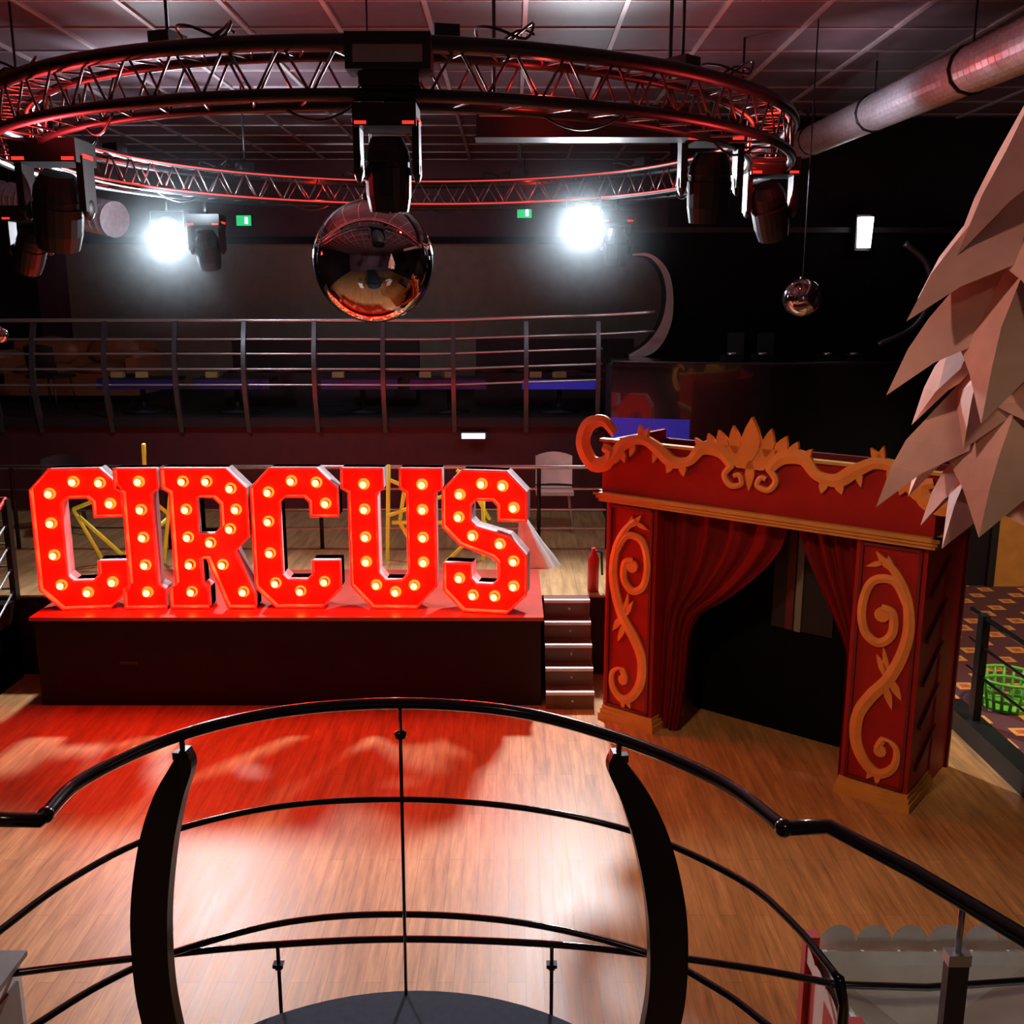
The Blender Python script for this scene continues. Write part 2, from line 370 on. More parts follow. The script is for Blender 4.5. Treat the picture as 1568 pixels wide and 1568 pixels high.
for s in(1,-1):
    b.ribbon(mir([(.12,2.33),(.02,2.42),(-.12,2.38),(-.17,2.23),(-.08,2.09),(.05,2.10),(.09,2.19),(.02,2.22)],s),.07,.06,y0,y1,m,8,lambda f:.8+.9*math.sin(math.pi*f))
    b.ribbon(mir([(-.08,2.09),(.10,2.14),(.20,2.26),(.36,2.31),(.50,2.25),(.62,2.17),(.76,2.19),(.86,2.29),(1.0,2.28),(1.1,2.18)],s),.07,.05,y0,y1,m,8,lambda f:1.0+.4*math.sin(math.pi*f*3)**2)
    b.ribbon(mir([(1.1,2.20),(1.04,2.12),(1.09,2.05),(1.17,2.07),(1.15,2.13),(1.11,2.12)],s),.045,.03,y0,y1,m,8)
    for ba,ti,w in(((.18,2.22),(.22,2.12),.06),((.34,2.29),(.42,2.40),.06),((.36,2.29),(.34,2.42),.05),((.62,2.17),(.58,2.08),.06),((.70,2.17),(.72,2.07),.06),((.5,2.27),(.46,2.14),.05),
                   ((.86,2.28),(.80,2.36),.05),((.95,2.28),(.90,2.40),.07),((1.04,2.28),(.98,2.43),.09),((1.12,2.28),(1.09,2.47),.09),((.3,2.28),(.26,2.17),.05)):
        b.leaf(mir([ba],s)[0],mir([ti],s)[0],w,y0,y1,m)
b.leaf((cx,2.24),(cx,2.54),.14,y0-.01,y1,m); b.leaf((cx,2.26),(cx,2.02),.07,y0,y1,m)
b.plate([[(cx-.2,2.33),(cx+.2,2.33),(cx+.1,2.18),(cx-.1,2.18)]],y0,y1,m)
b.obj('crest_scrollwork',booth)
def curtain(b,inner,outer,n=46,k=26,d0=.16):
    vs=[];fs=[]
    for j in range(k+1):
        f=j/k; h=1.80*(1-f)+.02*f
        a=inner(h); o=outer
        for i in range(n+1):
            g=i/n; s_=o+(a-o)*g
            vs.append((s_,d0+.03*math.sin(g*math.pi*9+.6*math.sin(h*3))+.012*math.sin(g*math.pi*21+h*2)+.03*math.sin(h*2),h))
    for j in range(k):
        for i in range(n):
            a=j*(n+1)+i; fs.append((a,a+1,a+n+2,a+n+1))
    b.add(vs,fs,M['curt'],True)
def interp(tab,h):
    for (h0,s0),(h1,s1) in zip(tab,tab[1:]):
        if h0>=h>=h1:
            t=(h0-h)/(h0-h1); return s0+(s1-s0)*t
    return tab[-1][1]
b=B()
L=[(1.81,1.46),(1.6,1.40),(1.45,1.30),(1.3,1.16),(1.15,1.0),(1.04,.84),(.96,.76),(.8,.70),(.4,.68),(0,.64)]
Rr=[(1.81,1.50),(1.6,1.58),(1.4,1.68),(1.2,1.79),(1.05,1.87),(.95,1.91),(.6,1.92),(0,1.92)]
curtain(b,lambda h:interp(L,h),.46); curtain(b,lambda h:interp(Rr,h),2.0,30)
b.obj('curtains',booth)
b=B(); b.bx((.5,.70,0),(2.0,.74,1.8),M['blackc']); b.bx((1.14,.68,.85),(1.62,.695,1.75),M['dark']); b.bx((1.33,.66,.85),(1.38,.69,1.75),M['grey']); b.bx((1.25,.675,.85),(1.31,.69,1.75),M['bdred'])
b.obj('black_backdrop',booth)

# ---------------------------------------------------------------- near curved balustrade
b=B()
ZR=1.9
hr=[G(x,y,ZR) for x,y in((70,1248),(130,1192),(270,1128),(430,1090),(612,1077),(790,1090),(950,1132),(1100,1195),(1200,1268))]
hr=smooth_pts(hr,8)
b.tube([G(-150,1256,ZR),G(0,1255,ZR),G(62,1256,ZR)]+hr,.0205,M['blackg'],14)
b.tube([hr[-1],G(1270,1266,ZR),G(1400,1335,ZR),G(1568,1436,ZR),G(1700,1520,ZR)],.021,M['blackg'],14)
b.sphere(hr[-1],.026,M['blackg']); b.sphere(hr[0],.024,M['blackg'])
for zz,pp,r in((1.48,((-60,1470),(0,1425),(110,1345),(240,1280),(420,1236),(612,1224),(800,1237),(975,1275),(1130,1345),(1215,1415),(1285,1500)),.0115),
               (1.0,((-20,1620),(60,1566),(160,1505),(270,1457),(440,1412),(612,1400),(800,1413),(985,1457),(1100,1515),(1170,1566),(1240,1620)),.0125)):
    b.tube(smooth_pts([G(x,y,zz) for x,y in pp],6),r,M['blackg'],10)
lo=[(-120,1512),(0,1493),(200,1468),(400,1448),(612,1438),(830,1445),(1000,1462),(1150,1483),(1285,1508)]
b.tube(smooth_pts([G(x,y,.96) for x,y in lo],6)+[G(1420,1512,.96),G(1568,1502,.96),G(1700,1495,.96)],.013,M['blackg'],10)
p=G(612,1077,ZR); b.tube([p,(p.x,p.y-.03,.74)],.0065,M['blackg'],8); b.lathe([(.0,.02),(.022,.01),(.022,-.01),(0,-.02)],(p.x,p.y,1.78),M['blackg'],12)
for x in(425,845):
    q=G(x,1448,.96); b.tube([q,(q.x,q.y,.0)],.007,M['blackg'],8); b.box((q.x,q.y,.88),(.04,.03,.014),M['blackg']); b.sphere((q.x,q.y,.87),.016,M['blackg'])
def blade(px,py,az,ex):
    t=G(px,py,ZR); d=Vector((math.cos(az),math.sin(az),0)); n=Vector((-d.y,d.x,0))
    prof=[(1.86,-.01,.02),(1.80,.0,.075),(1.68,.05,.105),(1.5,.10,.125),(1.25,.14,.135),(1.0,.15,.135),(.8,.135,.135),(.55,.09,.12),(0,.0,.12)]
    pr=smooth_pts([Vector(p) for p in prof],5); vs=[];fs=[]
    for z,o,w in pr:
        for e in(-w/2,w/2):
            for th in(-.022,.022): 
                q=t+d*(o*ex+e)+n*th; vs.append((q.x,q.y,z))
    for i in range(len(pr)-1):
        a=i*4; fs+=[(a,a+1,a+5,a+4),(a+2,a+6,a+7,a+3),(a,a+4,a+6,a+2),(a+1,a+3,a+7,a+5)]
    fs.append((0,2,3,1)); b.add(vs,fs,M['postm'])
    b.tube([(t.x,t.y,ZR-.01),(t.x,t.y,1.83)],.009,M['blackg'],8)
    b.box((t.x,t.y,1.835),(.06,.03,.025),M['blackg'],az)
blade(278,1128,math.radians(172),1.12); blade(948,1132,math.radians(8),1.28)
q=G(1475,1378,ZR); b.tube([q,(q.x,q.y,1.75)],.008,M['silver'],8)
b.box((q.x+.0,q.y,.86),(.05,.03,1.76),M['dgrey']); b.box((q.x,q.y,1.745),(.055,.035,.03),M['silver'])
q=G(1285,1500,1.48); b.tube([q,G(1292,1540,1.3),(q.x,q.y,.0)],.016,M['blackg'],8)
b.obj('curved_balustrade')
b=B(); c=Vector((-.36,2.25,0)); n=40
pts=[(c.x+1.04*math.cos(math.pi*i/n),c.y+1.04*math.sin(math.pi*i/n)) for i in range(n+1)]+[(-1.4,-2.9),(.68,-2.9)]; k=len(pts)
b.add([(p[0],p[1],.74) for p in pts]+[(p[0],p[1],0) for p in pts],[tuple(range(k)),]+[(i,(i+1)%k,k+(i+1)%k,k+i) for i in range(k)],M['carpetd'])
b.obj('balcony_platform')

# ---------------------------------------------------------------- far railings
b=B(); Yr=12.0
xs=[-6.2,-5.72,-4.86,-4.02,-3.2,-2.36,-1.54,-.70,.17,1.03]
for i,zz in enumerate((3.09,2.87,2.70,2.52,2.33)):
    off=(0,.06,.10,.12,.10)[i]
    pts=[(x,Yr-off-.02*math.cos(x),zz+(.0 if x<-1 else .03*(x+1))) for x in(-7.4,-6,-4,-2,-1,0,.6,1.08)]
    if i in(0,1): pts.append((1.68,Yr-.2,zz+.1))
    b.tube(smooth_pts([Vector(p) for p in pts],4),.025 if i==0 else .014,M['silver'],8)
for x in xs:
    P=smooth_pts([Vector((x,Yr,3.08)),Vector((x,Yr-.09,2.8)),Vector((x,Yr-.14,2.5)),Vector((x,Yr-.12,2.15)),Vector((x,Yr-.02,1.75))],4)
    vs=[];fs=[]
    for p in P:
        for dx in(-.026,.026):
            for dy in(-.03,.03): vs.append((p.x+dx,p.y+dy,p.z))
    for i in range(len(P)-1):
        a=i*4; fs+=[(a,a+1,a+5,a+4),(a+2,a+6,a+7,a+3),(a,a+4,a+6,a+2),(a+1,a+3,a+7,a+5)]
    b.add(vs,fs,M['railpost'])
b.obj('upper_level_railing')
b=B(); Yl=10.1
for i,zz in enumerate((1.63,1.40,1.18,.98)):
    b.tube([(-7.4,Yl,zz),(1.3,Yl,zz),(3.0,Yl,zz)],.022 if i==0 else .012,M['silver'],8)
for x in(-6.8,-5.2,-3.6,-2,-.45,.28,1.0,2.4): b.tube([(x,Yl,.76),(x,Yl,1.62)],.022,M['postm'],8)
b.obj('mid_level_railing')
b=B()
for dz in(0,.2,.4,.6,.8):
    b.tube([(-6.2,8.35,.85+dz),(-4.35,8.3,.85+dz),(-4.3,7.1,.28+dz)],.02 if dz==.8 else .012,M['silver' if dz<.8 else 'red'],8)
b.box((-4.3,7.1,.55),(.06,.08,1.1),M['postm']); b.box((-4.35,8.3,1.2),(.05,.07,.9),M['postm'])
b.obj('stair_railing')
b=B()
for i in range(4): b.bx((-5.9,7.1+i*.32,0),(-4.4,8.39,.18*(i+1)),M['stagefront'])
b.obj('side_steps')

# ---------------------------------------------------------------- DJ booth
dj=empty('dj_booth',(2.7,11.4,.76)); o=dj.location
b=B(); b.M=Matrix.Translation(-o)
n=24; fr=[]
for i in range(n+1):
    f=i/n; x=1.12+3.4*f; fr.append((x,11.15-.35*math.sin(math.pi*f)))
vs=[(x,y,z) for z in(.76,2.6) for x,y in fr]; k=n+1
b.add(vs,[(i,i+1,k+i+1,k+i) for i in range(n)],M['blackg'],True)
vs=[(x,y,z) for z in(1.72,2.03) for x,y in[(p[0],p[1]-.01) for p in fr[:7]]]
b.add(vs,[(i,i+1,7+i+1,7+i) for i in range(6)],M['blue'])
top=[(x,y-.04) for x,y in fr]+[(4.52,11.9),(1.12,11.9)]; kk=len(top)
b.add([(x,y,2.66) for x,y in top]+[(x,y,2.6) for x,y in top],[tuple(range(kk)),tuple(range(kk,2*kk))[::-1]]+[(i,(i+1)%kk,kk+(i+1)%kk,kk+i) for i in range(kk)],M['blackg'])
b.tube([(x,y-.045,2.655) for x,y in fr],.012,M['dgrey'],6)
b.bx((1.12,11.2,.76),(1.16,11.9,2.6),M['dark']); b.bx((4.48,11.2,.76),(4.52,11.9,2.6),M['dark'])
for x in(2.4,2.75,3.5,3.8): b.bx((x,11.3,2.66),(x+.22,11.5,2.72),M['black']); b.lathe([(.05,0),(.05,.02),(0,.02)],(x+.11,11.4,2.72),M['silver'],12)
for x in(2.55,2.9): b.bx((x,11.75,2.66),(x+.18,11.85,2.95),M['dgrey'])
b.obj('desk',dj)
b=B(); b.M=Matrix.Translation(-o)
pc=[(1.42,3.84,.02),(1.62,3.82,.04),(1.78,3.64,.07),(1.84,3.35,.08),(1.78,3.05,.12),(1.62,2.82,.14),(1.40,2.68,.05)]
P=smooth_pts([Vector(p) for p in pc],6); vs=[];fs=[]
for i,p in enumerate(P):
    t=P[min(i+1,len(P)-1)]-P[max(i-1,0)]; t=Vector((t.x,t.y,0)).normalized(); nr=Vector((-t.y,t.x,0))
    for e,y in((0,12.0),(-p.z,12.0),(-p.z,12.4),(0,12.4)): q=p+nr*e*-1; vs.append((q.x,y,q.y))
for i in range(len(P)-1):
    for q in range(4): fs.append((i*4+q,i*4+(q+1)%4,i*4+4+(q+1)%4,i*4+4+q))
b.add(vs,fs,M['silver'])
edge=[(p.x-.0,p.y) for p in P]
b.plate([[(1.36,4.12)]+edge+[(1.42,2.3),(5.4,2.3),(5.4,4.12)]],12.05,12.4,M['blackc'])
P=smooth_pts([Vector(p) for p in((4.62,3.98,0),(4.9,3.75,0),(4.98,3.35,0),(4.8,3.0,0),(4.4,2.8,0))],6)
b.tube([(p.x,12.0,p.y) for p in P],.045,M['railpost'],8)
b.bx((1.36,11.98,4.10),(5.4,12.4,4.16),M['dark'])
b.obj('curved_surround',dj)
one('wall_dj_surround',(1.9,12.42,1.93),(XR,12.5,ZC),M['walld'])

# ---------------------------------------------------------------- truss ring
tr=empty('lighting_truss_ring',(-.86,8.3,4.46)); TC=tr.location
b=B(); Rx,Ry=2.84,2.88; w=.15; N=96; ZT=.105
def rp(a,dr,z): return Vector(((Rx+dr)*math.cos(a),(Ry+dr)*math.sin(a),z))
for dr,z,r in((w,ZT,.042),(-w,ZT,.026),(w,-.14,.032),(-w,-.14,.026)):
    b.tube([rp(2*math.pi*i/N,dr,z) for i in range(N)],r,M['black'],8,True)
b.tube([rp(2*math.pi*i/N,-w-.024,-.13) for i in range(N)],.009,M['redglow'],5,True)
b.tube([rp(2*math.pi*i/N,-w-.024,.10) for i in range(N)],.008,M['redglow'],5,True)
K=64
for i in range(K):
    a0=2*math.pi*i/K;a1=2*math.pi*(i+.5)/K;a2=2*math.pi*(i+1)/K
    for p,q in((rp(a0,w,ZT),rp(a1,w,-.14)),(rp(a1,w,-.14),rp(a2,w,ZT)),(rp(a0,-w,-.14),rp(a1,-w,ZT)),(rp(a1,-w,ZT),rp(a2,-w,-.14)),(rp(a0,-w,-.14),rp(a1,w,-.14)),(rp(a0,-w,ZT),rp(a1,w,ZT)),(rp(a1,w,ZT),rp(a2,-w,ZT))):
        b.tube([p,q],.008,M['lace'],5)
b.obj('truss',tr)
for a,en in((-.25,10),(.35,8),(3.45,10),(2.7,7),(1.2,5),(2.0,5),(-1.2,5)):
    light('ring_red_fill','POINT',rp(a,0,-.0),en,(1,.03,.02),size=.03,parent=tr)  # added red fill lights to tint the truss, no fixtures
b=B()
for i in range(12):
    a=2*math.pi*(i+.35)/12; p=rp(a,0,.13); 
    if i%2==0: b.tube([p,(p.x,p.y,ZC-TC.z)],.010,M['black'],6)
    b.box((p.x,p.y,.18),(.16,.13,.08),M['black'],a)
    c=rp(a+.1,.1,.15); P=[c+Vector((.15*math.cos(t*1.1),.1*math.sin(t),.05*math.sin(2.3*t)+.03)) for t in range(8)]
    b.tube(smooth_pts(P,4),.008,M['black'],5)
    c=rp(a+.2,-w,-.14); P=[c+Vector((-.12*math.sin(a)*t,.12*math.cos(a)*t,-.08*math.sin(math.pi*t/4))) for t in range(5)]
    b.tube(smooth_pts(P,4),.008,M['black'],5)
b.obj('hangers_and_cables',tr)
b=B(); q=D(597,84,5.27)-TC
b.box(q,(.42,.2,.17),M['black']); b.box(q+Vector((0,-.102,-.015)),(.34,.01,.08),M['grey']); b.box(q+Vector((0,0,-.12)),(.3,.16,.06),M['black'])
b.obj('control_box',tr)

def head(P,s=1,tilt=0,yaw=0):
    e=empty('moving_head_light',P); b=B()
    b.box((0,0,-.05*s),(.32*s,.24*s,.11*s),M['black']); b.tube([(0,0,0),(0,0,.12*s)],.02,M['black'],8)
    b.box((.165*s,0,-.07*s),(.012,.12*s,.02*s),M['redled']); b.box((-.165*s,0,-.07*s),(.012,.12*s,.02*s),M['redled'])
    b.box((.12*s,-.122*s,-.09*s),(.06*s,.006,.016*s),M['redled']); b.box((-.12*s,-.122*s,-.09*s),(.06*s,.006,.016*s),M['redled'])
    for sx in(-1,1):
        b.box((sx*.15*s,0,-.2*s),(.035*s,.13*s,.26*s),M['black']); b.sphere((sx*.15*s,0,-.31*s),.06*s,M['black'],sc=(.4,1,1))
    R=Matrix.Rotation(yaw,3,'Z')@Matrix.Rotation(tilt,3,'X')
    b.lathe([(0,.17*s),(.08*s,.165*s),(.112*s,.10*s),(.118*s,.05*s),(.112*s,.045*s),(.112*s,.02*s),(.12*s,.015*s),(.115*s,-.12*s),(.10*s,-.2*s),(.085*s,-.2*s),(.08*s,-.19*s)],(0,0,-.31*s),M['black'],20,R,False)
    b.lathe([(.08*s,-.19*s),(.04*s,-.205*s),(0,-.21*s)],(0,0,-.31*s),M['lens'],20,R)
    b.obj('fixture_body',e); return e
head(D(592,165,5.35),1.0,.1)
head(D(80,218,6.9),1.35,.35,.6); head(D(42,318,7.3),.9,.6,.8)
head(D(1090,190,7.0),1.25,.15); head(D(1182,245,8.2),1.2,.5,-.6)
head(D(945,325,10.2),1.0,.2); head(D(315,330,10.0),1.0,.3)
# thin haze hanging around each flood (soft fall-off volume)
hm=bpy.data.materials.new('thin_stage_haze'); hm.use_nodes=True; nt=hm.node_tree; nt.nodes.clear()
out=nt.nodes.new('ShaderNodeOutputMaterial'); vsn=nt.nodes.new('ShaderNodeVolumeScatter')
tcn=nt.nodes.new('ShaderNodeTexCoord'); gr=nt.nodes.new('ShaderNodeTexGradient'); gr.gradient_type='QUADRATIC_SPHERE'
mu=nt.nodes.new('ShaderNodeMath'); mu.operation='MULTIPLY'; mu.inputs[1].default_value=.12
nt.links.new(tcn.outputs['Object'],gr.inputs['Vector']); nt.links.new(gr.outputs['Fac'],mu.inputs[0]); nt.links.new(mu.outputs[0],vsn.inputs['Density'])
vsn.inputs['Anisotropy'].default_value=.3; vsn.inputs['Color'].default_value=(.8,.93,1,1)
nt.links.new(vsn.outputs[0],out.inputs['Volume'])
for (px,py,en,sp) in((257,355,950,80),(893,333,1350,45)):
    P=D(px,py,10.3); e=empty('stage_flood_light',P); b=B()
    tgt=Vector((P.x*.4,2.0,.3)); d=(tgt-P).normalized(); R=d.to_track_quat('-Z','Y').to_matrix()
    b.lathe([(0,.22),(.09,.2),(.13,.08),(.15,-.02),(.145,-.03),(.12,-.005)],(0,0,0),M['black'],20,R)
    b.lathe([(.12,-.006),(.06,-.014),(0,-.016)],(0,0,0),M['lampc'],20,R)
    b.tube([(-.17,0,0),(-.17,0,.2),(.17,0,.2),(.17,0,0)],.012,M['black'],6); b.tube([(0,0,.2),(0,0,4.3-P.z+.05)],.012,M['black'],6)
    b.obj('fixture_body',e)
    light('flood_beam','SPOT',d*.06,en,(.90,.93,1),d*2,.14,120,.6,e)
    light('flood_spill','POINT',d*.16+Vector((0,0,.05)),sp,(.78,.92,1),None,.12,parent=e)
    b=B(); b.sphere((0,0,0),1,M['dark'],24,16); ho=b.obj('haze_puff',e); ho.scale=(1.7,1.1,1.25); ho.data.materials.clear(); ho.data.materials.append(hm)
e=empty('strip_light_bar',D(890,190,6.6)); b=B()
b.box((0,0,0),(1.32,.2,.17),M['black']); b.box((0,-.103,.03),(1.28,.01,.008),M['silver']); b.box((0,0,.09),(1.34,.22,.012),M['dgrey']); b.box((0,0,-.09),(1.34,.22,.012),M['black'])
for x in(-.55,.55): b.tube([(x,0,.09),(x,0,.75)],.012,M['black'],6)
b.obj('bar_body',e)

# ---------------------------------------------------------------- mirror balls
def ball(P,r,top):
    b=B(); b.sphere(P,r,M['chrome'],72,40); b.lathe([(r*.16,0),(r*.16,r*.1),(0,r*.12)],P+Vector((0,0,r*.97)),M['black'],16)
    b.tube([P+Vector((0,0,r)),(P.x,P.y,top)],.006,M['black'],6); b.obj('mirror_ball')
ball(D(572,400,6.0),.355,ZC); ball(D(1228,456,8.3),.158,ZC); ball(D(0,513,7.5),.06,ZC)

# ---------------------------------------------------------------- ducts
def duct(name,a,c,r):
    a=Vector(a);c=Vector(c);L=(c-a).length;n=int(L/.05)
    b=B(); b.tube([a+(c-a)*i/n for i in range(n+1)],[r*(1+.05*(1 if i%2 else -1)) for i in range(n+1)],M['foil'],24,False,False)
    for f in(.1,.35,.6,.85): 
        p=a+(c-a)*f; b.tube([p+Vector((0,0,r)),(p.x,p.y,ZC)],.008,M['black'],5); b.tube([p+Vector((r*1.07*math.cos(t*.524),0,r*1.07*math.sin(t*.524))) for t in range(12)],.012,M['black'],5,True)
    b.obj(name)
p1=D(1568,70,6.6); p2=D(1205,232,13.2); duct('ventilation_duct',p1+(p1-p2)*.35,p2,.155)
duct('ventilation_duct',D(-60,290,12.2),D(176,336,10.9),.18)

# ---------------------------------------------------------------- paper tree
b=B(); ax=Vector((1.66,3.05,0)); rnd=random.Random(3)
tiers=[(4.35,3.80,.02,.16,6),(4.1,3.50,.05,.31,6),(3.80,3.24,.10,.42,7),(3.55,3.02,.14,.45,7),(3.30,2.84,.18,.44,7),(3.16,2.62,.2,.50,8),(3.0,2.52,.14,.38,7)]
for zt_,zb,r0,r1,n in tiers:
    ph=rnd.random()
    for i in range(n):
        a=2*math.pi*(i+ph)/n+rnd.uniform(-.15,.15); da=2*math.pi/n*.70
        zt2=zt_+rnd.uniform(-.05,.05); rb=r1*rnd.uniform(.88,1.1); zb2=zb+rnd.uniform(-.08,.08)
        def P(ang_,r,z): return Vector((ax.x+r*math.cos(ang_),ax.y+r*math.sin(ang_),z))
        zm=zt2*.38+zb2*.62; rm=r0+(rb-r0)*.50
        pt=[P(a,r0,zt2),P(a-da,rm,zm+rnd.uniform(-.04,.04)),P(a+da,rm,zm+rnd.uniform(-.04,.04)),P(a,rm*1.2,zm+.03),P(a+rnd.uniform(-.15,.15),rb,zb2)]
        m1=(pt[1]+pt[4])*.5+Vector((0,0,.02)); m2=(pt[2]+pt[4])*.5+Vector((0,0,.02)); mc=(pt[3]+pt[4])*.5+Vector((0,0,.025))
        b.add(pt+[m1,m2,mc],[(0,1,3),(0,3,2),(1,5,7,3),(3,7,6,2),(5,4,7),(7,4,6)],M['paper'])
b.lathe([(.0,4.38),(.08,3.9),(.15,3.3),(.12,2.7)],(ax.x,ax.y,0),M['paper'],9,smooth=False)
b.tube([(ax.x,ax.y,4.3),(ax.x,ax.y,ZC)],.008,M['black'],6)
b.obj('hanging_paper_tree')

# ---------------------------------------------------------------- popcorn stand
st=empty('striped_popcorn_stand',(1.55,3.05,0)); o=st.location
b=B(); b.M=Matrix.Translation(-o)
x0,x1,ya,yb,zt_=1.12,1.98,2.80,3.30,.93
def stripes(p,q,n):
    p=Vector(p);q=Vector(q)
    for i in range(n):
        a=p+(q-p)*i/n;c=p+(q-p)*(i+1)/n
        b.add([(a.x,a.y,0.0),(c.x,c.y,0.0),(c.x,c.y,.9),(a.x,a.y,.9)],[(0,1,2,3)],M['red'] if i%2==0 else M['white'])
stripes((x0,ya,0),(x1,ya,0),9); stripes((x0,yb,0),(x1,yb,0),9); stripes((x0,ya,0),(x0,yb,0),5); stripes((x1,ya,0),(x1,yb,0),5)
i_=.03
b.bx((x0+i_,ya+i_,.1),(x0+i_+.01,yb-i_,zt_),M['white']); b.bx((x1-i_-.01,ya+i_,.1),(x1-i_,yb-i_,zt_),M['white'])
b.bx((x0+i_,yb-i_-.01,.1),(x1-i_,yb-i_,zt_),M['white']); b.bx((x0+i_,ya+i_,.1),(x1-i_,ya+i_+.01,zt_),M['white'])
b.bx((x0+i_,ya+i_,.5),(x1-i_,yb-i_,.52),M['white'])
xm=(x0+x1)/2-.08
b.add([(x0+i_,ya+i_,.88),(x0+i_,yb-i_,.88),(xm,yb-.22,.70),(x1-i_,yb-i_,.88),(x1-i_,ya+i_,.88)],[(0,1,2),(1,3,2),(2,3,4),(0,2,4)],M['white'])
b.bx((x0-.02,ya-.02,0),(x0+.03,ya+.03,1.0),M['red']); b.bx((x0-.02,yb-.03,0),(x0+.03,yb+.02,.98),M['red'])
def scal(p,q,n,out,h=.07,dn=.07):
    p=Vector(p);q=Vector(q);o_=Vector(out)
    for i in range(n):
        a=p+(q-p)*i/n;c=p+(q-p)*(i+1)/n
        ds=[(a+c)/2+(c-a)*.5*math.cos(t*math.pi/8) +Vector((0,0,h*math.sin(t*math.pi/8))) for t in range(9)]
        vs=[v+o_+Vector((0,0,zt_)) for v in ds]; k=len(vs); lo_=[a+o_+Vector((0,0,zt_-dn)),c+o_+Vector((0,0,zt_-dn))]
        b.add(vs+lo_,[tuple(list(range(k))+[k,k+1])],M['white'])
scal((x0+.05,yb,0),(x1,yb,0),6,(0,.02,0)); scal((x0,ya,0),(x0,yb,0),4,(-.015,0,0),.02,.05); scal((x1,ya,0),(x1,yb,0),4,(.015,0,0))
for i in range(7):
    a=x0+(x1-x0)*i/7;c=x0+(x1-x0)*(i+1)/7
    pts=[((a+c)/2+(c-a)/2*math.cos(t*math.pi/8),zt_-.02-.07*math.sin(t*math.pi/8)) for t in range(9)]
    b.plate([pts],ya-.03,ya-.015,M['white'])
    b.bx((a,ya-.03,zt_-.03),(c,ya-.01,zt_+.01),M['white'])
b.obj('stand_body',st)
b=B()
b.bx((-2.3,2.75,0),(-1.78,3.15,.98),M['white']); b.bx((-2.32,2.73,.98),(-1.76,3.17,1.0),M['grey']); b.bx((-2.26,2.74,.1),(-1.82,2.75,.9),M['beige']); b.bx((-1.78,2.79,.08),(-1.77,3.11,.92),M['grey'])
b.obj('serving_cabinet')

# ---------------------------------------------------------------- right side guard rail, basket
b=B()
b.bx((3.48,3.8,0),(3.64,7.5,.16),M['black'])
for y in(7.1,5.6,4.2): b.bx((3.53,y-.04,.16),(3.59,y+.04,1.0),M['black'])
for z in(.98,.75,.52): b.tube([(3.56,7.3,z),(3.56,3.8,z)],.022 if z>.9 else .012,M['blackg'],8)
b.obj('side_guard_rail')
b=B(); c=(3.98,7.45,.12)
for r_,z in((.18,.0),(.20,.08),(.22,.16),(.24,.24)): b.tube([(c[0]+r_*math.cos(t*.314),c[1]+r_*math.sin(t*.314),c[2]+z+.012) for t in range(20)],.014,M['green'],6,True)
for t in range(20): b.tube([(c[0]+.18*math.cos(t*.314),c[1]+.18*math.sin(t*.314),c[2]),(c[0]+.24*math.cos(t*.314),c[1]+.24*math.sin(t*.314),c[2]+.25)],.014,M['green'],5)
b.lathe([(0,.005),(.18,.005)],c,M['green'],20); b.obj('green_basket')

# ---------------------------------------------------------------- chairs, sofa, tables, props
def chair(x,y,z,m,rz=0):
    b=B(); b.M=Matrix.Translation((x,y,z))@Matrix.Rotation(rz,4,'Z')
    for sx in(-.19,.19):
        for sy in(-.18,.18): b.tube([(sx*.85,sy*.85,.44),(sx*1.1,sy*1.1,0)],.013,M['silver'] if m==M['white'] else M['dgrey'],6)
    b.box((0,0,.45),(.42,.42,.04),m)
    vs=[];fs=[]
    for j in range(5):
        for i in range(7):
            u=i/6*2-1; vs.append((u*.21,.19+.05*(j/4)-.06*u*u,.5+.36*j/4-.04*u*u*(j==4)))
    for j in range(4):
        for i in range(6): a=j*7+i; fs.append((a,a+1,a+8,a+7))
    b.add(vs,fs,m,True); b.add([Vector(v)+Vector((0,.02,0)) for v in vs],fs,m,True)
    b.obj('banquet_chair')
chair(.48,11.0,.76,M['white']); chair(-5.0,10.8,.76,M['dark'],.4)
chair(-6.9,12.7,1.93,M['dark'],3.1); chair(-5.9,12.7,1.93,M['dark'],2.9)
b=B(); b.M=Matrix.Translation((-6.2,14.2,1.93))
b.box((0,0,.25),(2.0,.85,.3),M['leather']); b.box((0,.36,.55),(2.0,.22,.55),M['leather'])
for sx in(-1,1): b.box((sx*.95,0,.42),(.2,.85,.4),M['leather']); b.tube([(sx*.95,-.42,.62),(sx*.95,.42,.62)],.1,M['leather'],12)
for sx in(-.45,.45): b.sphere((sx,-.02,.44),.42,M['leather'],16,8,(1,.85,.22)); b.sphere((sx,.24,.68),.4,M['leather'],16,8,(1,.3,.55))
for sx in(-.9,.9): b.box((sx,-.35,.05),(.08,.08,.1),M['dark'])
b.obj('leather_sofa')
def table(x,y,z,items,bl='blue'):
    b=B(); b.M=Matrix.Translation((x,y,z))
    b.lathe([(0,0),(.25,0),(.25,.02),(.03,.04),(.03,.40)],(0,0,0),M['dark'],20); b.box((0,0,.42),(.95,.5,.04),M['dark'])
    b.box((0,-.255,.37),(.95,.01,.12),M[bl])
    for i in range(items): b.box((-.3+.3*i,.0,.475),(.15,.1,.07),M['beige'],.4*i)
    b.obj('lounge_table')
for x,it,bl in((-4.7,2,'blued'),(-3.5,1,'blued'),(-1.9,1,'blued'),(-.8,2,'blued'),(.6,2,'blue')): table(x,12.6,1.93,it,bl)
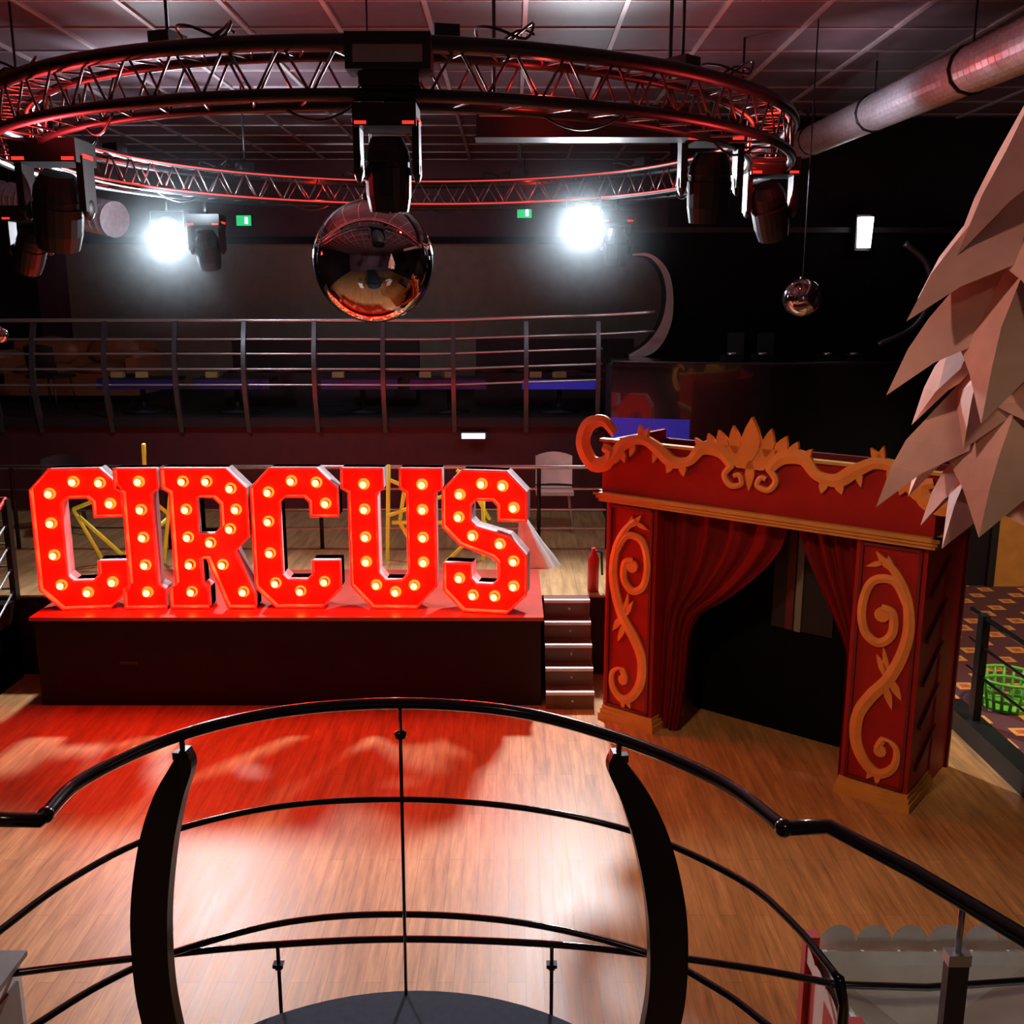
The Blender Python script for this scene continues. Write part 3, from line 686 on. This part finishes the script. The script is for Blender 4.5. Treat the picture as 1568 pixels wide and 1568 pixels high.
def bench(x,y,z,l):
    b=B(); b.M=Matrix.Translation((x,y,z)); b.box((0,0,.22),(l,.6,.44),M['dark']); b.box((0,.28,.62),(l,.14,.5),M['dark'])
    k=int(l/.5)
    for i in range(k): b.sphere((-l/2+.25+i*l/k,-.02,.45),.27,M['wallm'],12,6,(1,1,.2))
    b.obj('banquette_bench')
bench(-2.6,13.7,1.93,2.6); bench(.6,13.7,1.93,2.2)
b=B(); vs=[];fs=[]; c=Vector((.25,9.4,.76))
n=24; prof=[(.20,0),(.17,.10),(.11,.24),(.06,.40),(.03,.50),(0,.52)]
for r_,z in prof:
    for i in range(n):
        a=2*math.pi*i/n; rr=r_*(1+.16*math.sin(a*5)+.08*math.sin(a*9)); vs.append((c.x+rr*math.cos(a)-.3*z,c.y+rr*math.sin(a)*.6,c.z+z))
for j in range(len(prof)-1):
    for i in range(n): fs.append((j*n+i,j*n+(i+1)%n,(j+1)*n+(i+1)%n,(j+1)*n+i))
b.add(vs,fs,M['white'],True); b.obj('white_dust_sheet')
b=B(); c=G(908,905,.76); b.lathe([(0,0),(.05,0),(.05,.30),(.035,.34),(.02,.36),(.02,.40),(0,.40)],c,M['red'],16); b.tube([c+Vector((0,0,.38)),c+Vector((.07,0,.36)),c+Vector((.08,0,.15))],.01,M['black'],6); b.obj('fire_extinguisher')
for px,py in((374,338),(803,326)):
    P=D(px,py,15.6); b=B(); b.box(P,(.26,.05,.2),M['dark']); b.box(P+Vector((0,-.03,0)),(.22,.012,.15),M['exitg']); b.box(P+Vector((.04,-.038,0)),(.04,.006,.09),M['lampw']); b.tube([P+Vector((0,0,.12)),(P.x,P.y,ZC)],.01,M['black'],5); b.obj('exit_sign')
P=D(1320,357,11.9); b=B(); b.box(P,(.18,.1,.40),M['dark']); b.lathe([(0,-.17),(.075,-.17),(.09,.17),(0,.17)],P+Vector((0,-.09,0)),M['lampw'],16); b.obj('hanging_lamp',dj).location=-dj.location
P=D(725,667,11.9); b=B(); b.box(P,(.34,.06,.10),M['dark']); b.box(P+Vector((0,-.035,0)),(.28,.01,.06),M['lampw']); b.obj('bulkhead_lamp')

# ---------------------------------------------------------------- lights
h=empty('house_lights',(0,0,5.3)); O3=Vector((0,0,5.3))
def hs(loc,en,col,tgt,an,sz=.25): light('house_and_fill_lamp','SPOT',Vector(loc)-O3,en,col,Vector(tgt)-O3,sz,an,.7,parent=h)
hs((-1.0,2.5,5.2),360,(1,.67,.36),(2.2,6.0,.7),46)
hs((1.2,-.5,5.2),85,(1,.75,.48),(1.7,4.0,0),50)
hs((-2.6,.8,5.2),55,(1,.60,.38),(-1.6,3.6,0),58)
hs((5.0,6.0,5.2),800,(1,.7,.42),(5.0,8.8,0),70)
hs((-1.6,4.6,4.9),190,(1,.56,.46),(1.6,3.1,3.4),34,.1)  # added pink spot that lights the paper tree
light('house_and_fill_lamp','AREA',Vector((-2,14.0,5.2))-O3,6,(.9,.85,.8),Vector((-2,15.8,3))-O3,1.2,parent=h)
for x,y,en in((-3,6.3,190),(1.6,6.2,40)):
    light('truss_red_uplight','SPOT',Vector((x,y,3.9)),en,(1,.04,.05),(x*.8,y-.6,5.4),.1,150,.7)
light('cool_ceiling_fill','SPOT',(-3.0,9.4,4.0),380,(.75,.9,1),(-3.1,10.2,5.45),.06,120,.8)  # added fill to brighten the ceiling tiles
light('duct_fill','SPOT',(1.6,8.4,4.2),210,(.95,.9,1),(3.6,9.0,5.1),.1,80,.8)  # added fill to brighten the foil duct
w=bpy.data.worlds.new('world'); sc.world=w; w.use_nodes=True
w.node_tree.nodes['Background'].inputs[0].default_value=(.5,.35,.42,1); w.node_tree.nodes['Background'].inputs[1].default_value=.018
